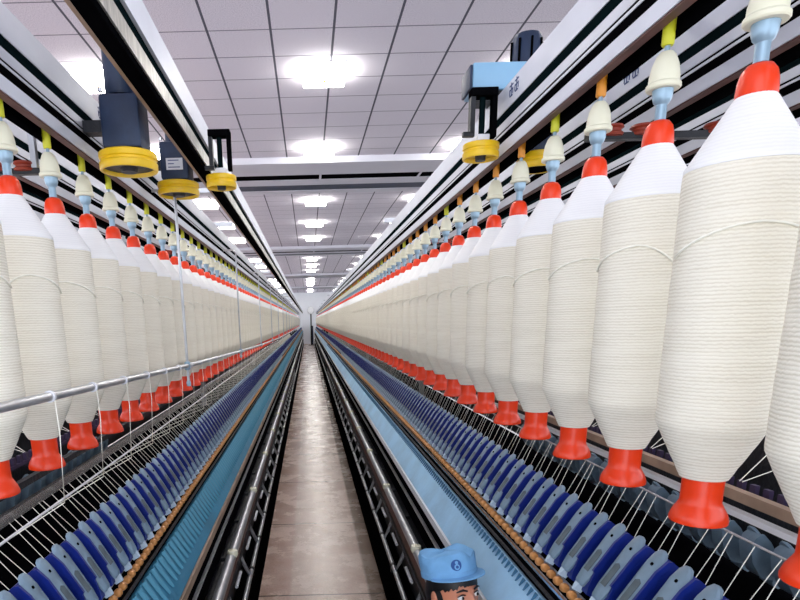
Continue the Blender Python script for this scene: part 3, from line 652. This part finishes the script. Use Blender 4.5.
# ------------------------------------------------------------ person
def skin_mesh(name, verts, edges, radii, mt, parent, root=0, sub=2):
    me = bpy.data.meshes.new(name); me.from_pydata(verts, edges, []); o = bpy.data.objects.new(name, me); COL.objects.link(o)
    sk = o.modifiers.new('s', 'SKIN'); sk.use_smooth_shade = True
    if not me.skin_vertices:
        me.attributes
    lay = me.skin_vertices[0] if me.skin_vertices else None
    for i, r in enumerate(radii):
        lay.data[i].radius = r if isinstance(r, tuple) else (r, r); lay.data[i].use_root = (i == root)
    sb = o.modifiers.new('u', 'SUBSURF'); sb.levels = sub; sb.render_levels = sub
    me.materials.append(M[mt]); o.parent = parent
    return o
def person():
    P0 = Vector((.462, 1.93, 0))           # head centre above the floor plan
    t = empty('person', (.24, 1.98, 0), 'person in light blue work cap and shirt leaning over the right machine', 'person')
    o = Vector((.24, 1.98, 0))
    yaw = math.radians(25)
    hz = EYE-.932                           # centre of the skull
    # body skeleton (world), pelvis first
    J = {'pel': (.20, 1.985, .82), 'sp1': (.225, 1.97, .92), 'ch': (.29, 1.955, 1.03), 'nk': (.38, 1.945, 1.125), 'nk2': (.43, 1.945, 1.21),
         'shl': (.27, 1.81, 1.03), 'shr': (.33, 2.09, 1.05), 'ell': (.36, 1.66, .95), 'elr': (.41, 2.20, .94), 'wrl': (.480, 1.62, 1.035), 'wrr': (.485, 2.14, 1.035),
         'hpl': (.20, 1.91, .70), 'hpr': (.195, 2.06, .70), 'knl': (.21, 1.86, .42), 'knr': (.13, 2.09, .42), 'anl': (.19, 1.87, .09), 'anr': (.06, 2.11, .09)}
    def sk(name, names, edges, rad, mt, root=0):
        vs = [tuple(Vector(J[n])-o) for n in names]; ed = [(names.index(a), names.index(b)) for a, b in edges]
        return skin_mesh(name, vs, ed, rad, mt, t, root)
    sk('shirt', ['pel', 'sp1', 'ch', 'nk', 'shl', 'shr', 'ell', 'elr'], [('pel', 'sp1'), ('sp1', 'ch'), ('ch', 'nk'), ('ch', 'shl'), ('ch', 'shr'), ('shl', 'ell'), ('shr', 'elr')],
       [.118, .115, .120, .062, .062, .062, .048, .048], 'cloth')
    sk('trousers', ['pel', 'hpl', 'hpr', 'knl', 'knr', 'anl', 'anr'], [('pel', 'hpl'), ('pel', 'hpr'), ('hpl', 'knl'), ('hpr', 'knr'), ('knl', 'anl'), ('knr', 'anr')],
       [(.085, .085), .088, .088, .062, .062, .05, .05], 'trousers')
    # one continuous body inside the clothes: torso, neck, arms, hands with five fingers
    bn = ['pel', 'sp1', 'ch', 'nk', 'nk2', 'shl', 'shr', 'ell', 'elr', 'wrl', 'wrr']
    hv = [Vector(J[n])-o for n in bn]; ix = {n: i for i, n in enumerate(bn)}
    he = [(ix[p], ix[q]) for p, q in (('pel', 'sp1'), ('sp1', 'ch'), ('ch', 'nk'), ('nk', 'nk2'), ('ch', 'shl'), ('ch', 'shr'), ('shl', 'ell'), ('shr', 'elr'), ('ell', 'wrl'), ('elr', 'wrr'))]
    hr = [.07, .07, .07, .050, .052, .042, .042, .040, .040, .027, .027]
    for w in ('wrl', 'wrr'):
        wv = Vector(J[w]); sgn = 1 if w == 'wrl' else -1; wi = ix[w]
        palm = wv+Vector((.038, .0, -.004)); pi_ = len(hv); hv.append(palm-o); he.append((wi, pi_)); hr.append((.032, .017))
        for f in range(4):
            off = (f-1.5)*.019; ln = (.8, .95, 1, .88)[f]
            k1 = palm+Vector((.024, off, -.004)); k2 = k1+Vector((.026*ln, off*.1, -.012)); k3 = k2+Vector((.008*ln, 0, -.024*ln)); k4 = k3+Vector((-.010, 0, -.016))
            b0 = len(hv); hv += [k1-o, k2-o, k3-o, k4-o]; he += [(pi_, b0), (b0, b0+1), (b0+1, b0+2), (b0+2, b0+3)]; hr += [.0100, .0092, .0083, .0065]
        th = [wv+Vector((.018, sgn*.026, -.006)), wv+Vector((.036, sgn*.044, -.018)), wv+Vector((.052, sgn*.046, -.030))]
        b0 = len(hv); hv += [p-o for p in th]; he += [(wi, b0), (b0, b0+1), (b0+1, b0+2)]; hr += [.013, .011, .008]
    skin_mesh('body', [tuple(v) for v in hv], he, hr, 'skin', t)
    for a in ('anl', 'anr'):
        v = Vector(J[a])-o
        MB(0).lathe([(0, 0), (.04, 0), (.045, .02), (.04, .055), (.03, .085), (0, .10)], (v.x+.04, v.y, 0), 18, sc=(2.1, .95)).build('shoe', 'shoe', t)
    # head in its own frame: face towards -y, later turned and nodded
    H = bpy.data.objects.new('head', None)
    rot = Matrix.Rotation(yaw, 4, 'Z') @ Matrix.Rotation(math.radians(-15), 4, 'X') @ Matrix.Rotation(math.radians(-2), 4, 'Y')
    TM = Matrix.Translation((.484-o.x, 1.93-o.y, hz)) @ rot
    def put(mb, name, mt, parent=t):
        mb.v = [tuple(TM @ Vector(p)) for p in mb.v]; return mb.build(name, mt, parent)
    def ell(c, r, seg=24, rings=16, f=None):
        mb = MB(0); vs = []; fs = []
        for i in range(rings+1):
            th = math.pi*i/rings
            for k in range(seg):
                ph = 2*math.pi*k/seg; p = Vector((math.sin(th)*math.cos(ph), math.sin(th)*math.sin(ph), math.cos(th)))
                q = Vector((p.x*r[0], p.y*r[1], p.z*r[2])); q = f(p, q) if f else q; vs.append((c[0]+q.x, c[1]+q.y, c[2]+q.z))
        fs = [(i*seg+k, (i+1)*seg+k, (i+1)*seg+(k+1) % seg, i*seg+(k+1) % seg) for i in range(rings) for k in range(seg)]
        return mb.add(vs, fs)
    def face(p, q):
        x, y, z = q
        if z < 0:                                    # narrow to the chin, flatten the back
            x *= 1-.34*(-p.z)**1.6; y = y*(1-.10*(-p.z)) if y < 0 else y*(1-.5*(-p.z))
        if p.y < -.2:
            g = math.exp(-((x/.012)**2))*math.exp(-(((z+.022)/.026)**2)); y -= .020*g            # nose
            y += .010*math.exp(-(((abs(x)-.031)/.014)**2))*math.exp(-(((z+.0)/.013)**2))         # eye sockets
            y -= .006*math.exp(-(((z-.022)/.012)**2))*math.exp(-((x/.05)**2))                     # brow ridge
            y -= .005*math.exp(-(((z+.062)/.010)**2))*math.exp(-((x/.02)**2))
        return Vector((x, y, z))
    head = put(ell((0, 0, 0), (.076, .095, .118), 48, 40, face), 'head', 'skin')
    for sx in (-1, 1):
        put(ell((sx*.031, -.079, -.002), (.0125, .010, .009), 16, 10), 'eye', 'eye')
        put(ell((sx*.031+.002, -.0875, -.003), (.0055, .003, .006), 12, 8), 'iris', 'iris')
        put(MB(0).tube([(sx*.014, -.0975, .019), (sx*.030, -.0965, .026), (sx*.048, -.083, .020)], [.003, .0042, .002], 8), 'eyebrow', 'hair')
        put(MB(0).tube([(sx*.017, -.090, .005), (sx*.031, -.0905, .0095), (sx*.045, -.080, .003)], [.0018, .0026, .0015], 6), 'eyelid', 'hair')
        put(ell((sx*.078, .004, -.008), (.010, .018, .032), 16, 12), 'ear', 'skin')
    put(ell((0, -.0925, -.062), (.022, .007, .0075), 18, 10), 'mouth', 'lips')
    def hairf(p, q):
        x, y, z = q
        if p.y < -.35: y = max(y, -.066-.02*max(0, z/.1)); 
        return Vector((x, y, z))
    hr_ = put(ell((0, .018, -.002), (.085, .094, .100), 40, 30, hairf), 'hair', 'hair')
    put(ell((0, .055, -.055), (.066, .052, .075), 24, 16), 'hair', 'hair')
    mb = MB(0); n = 60; vs = []
    for k in range(n+1):
        an = math.radians(178+184*k/n); lo = .026+.004*math.sin(k*2.1)+.003*math.sin(k*.9)+.010*math.exp(-((k-24)/5.0)**2)
        for rr, z in ((.0, .066), (.003, .05), (.0015, lo), (-.012, lo+.002), (-.016, .066)):
            vs.append(((.0800+rr)*math.cos(an), (.0965+rr)*math.sin(an)+.004, z))
    fs = [(5*k+j, 5*k+(j+1) % 5, 5*k+5+(j+1) % 5, 5*k+5+j) for k in range(n) for j in range(5)]+[(0, 4, 3, 2, 1), tuple(5*n+j for j in range(5))]
    put(mb.add(vs, fs), 'fringe', 'hair')
    # cap: soft crown, band and brim
    mb = MB(0); seg = 48; vs = []
    prof = [(.97, .064), (.975, .082), (.985, .092), (1.0, .112), (.99, .132), (.93, .144), (.76, .150), (.5, .150), (.25, .147), (.02, .146)]
    for i, (r, z) in enumerate(prof):
        for k in range(seg):
            a = 2*math.pi*k/seg; w = 1+.018*math.sin(5*a+i)*(i > 2)+.012*math.sin(11*a+i*1.7)*(i > 3)
            x = .092*r*w*math.cos(a); y = .108*r*w*math.sin(a)+.008
            zz = z+(.006*math.sin(3*a+1)+.002*math.sin(7*a) if i > 3 else 0)-(.014*math.exp(-((x-.028)/.016)**2) if i > 3 else 0)
            vs.append((x, y, zz))
    fs = [(i*seg+k, i*seg+(k+1) % seg, (i+1)*seg+(k+1) % seg, (i+1)*seg+k) for i in range(len(prof)-1) for k in range(seg)]+[tuple((len(prof)-1)*seg+k for k in range(seg))]
    mb.add(vs, fs); cap = put(mb, 'cap', 'cap')
    put(MB(0).lathe([(.0895, .062), (.0915, .064), (.0920, .082), (.0905, .085)], (0, .008, 0), 48, sc=(1, 1.17)), 'cap_band', 'cap', cap)
    mb = MB(0); vs = []; n = 24
    for zt in (0, .004):
        for row in (0, 1, 2):
            for k in range(n+1):
                a = math.pi*(1.06+.88*k/n); e = math.sin(math.pi*k/n); ex = (0, .018, .036)[row]*(.35+.65*e**.5)
                vs.append(((.089+ex*.75)*math.cos(a), (.104+ex)*math.sin(a)+.008, .067-ex*.16+zt))
    m1 = n+1; fs = []
    for rr in (0, 1):
        for k in range(n):
            q = rr*m1+k; fs.append((q, q+1, q+1+m1, q+m1)); q2 = q+3*m1; fs.append((q2, q2+m1, q2+m1+1, q2+1))
    for k in range(n): q = 2*m1+k; fs.append((q, q+1, q+1+3*m1, q+3*m1))
    put(mb.add(vs, fs), 'cap_brim', 'cap', cap)
    # round badge: ring, upper and lower disc
    def badge(cx_, cz_, r, mt, name, off=0):
        mb = MB(0); y0 = -.108
        def yy(x, z): return .008-.1085*math.sqrt(max(0, 1-(x/.0925)**2))-off
        vs = []; fs = []; sg = 24
        for j, rr in enumerate((0.0, .35, .7, 1)):
            for k in range(sg):
                a = 2*math.pi*k/sg; x = cx_+r*rr*math.cos(a)*.9; z = cz_+r*rr*math.sin(a)*1.15; vs.append((x, yy(x, z)-.001, z))
        fs = [(j*sg+k, j*sg+(k+1) % sg, (j+1)*sg+(k+1) % sg, (j+1)*sg+k) for j in range(3) for k in range(sg)]
        fs2 = len(vs); vs += [(x, y+.003, z) for x, y, z in vs]; fs += [tuple(i+fs2 for i in f[::-1]) for f in fs]
        fs += [(3*sg+k, 3*sg+(k+1) % sg, 3*sg+(k+1) % sg+fs2, 3*sg+k+fs2) for k in range(sg)]
        return put(mb.add(vs, fs), name, mt, cap)
    badge(-.036, .112, .0165, 'emblem', 'badge'); badge(-.036, .106, .0085, 'cap', 'badge_ring', .0012); badge(-.036, .106, .0045, 'emblem', 'badge_dot', .0022); badge(-.036, .121, .005, 'cap', 'badge_mark', .0012)
    return t
person()
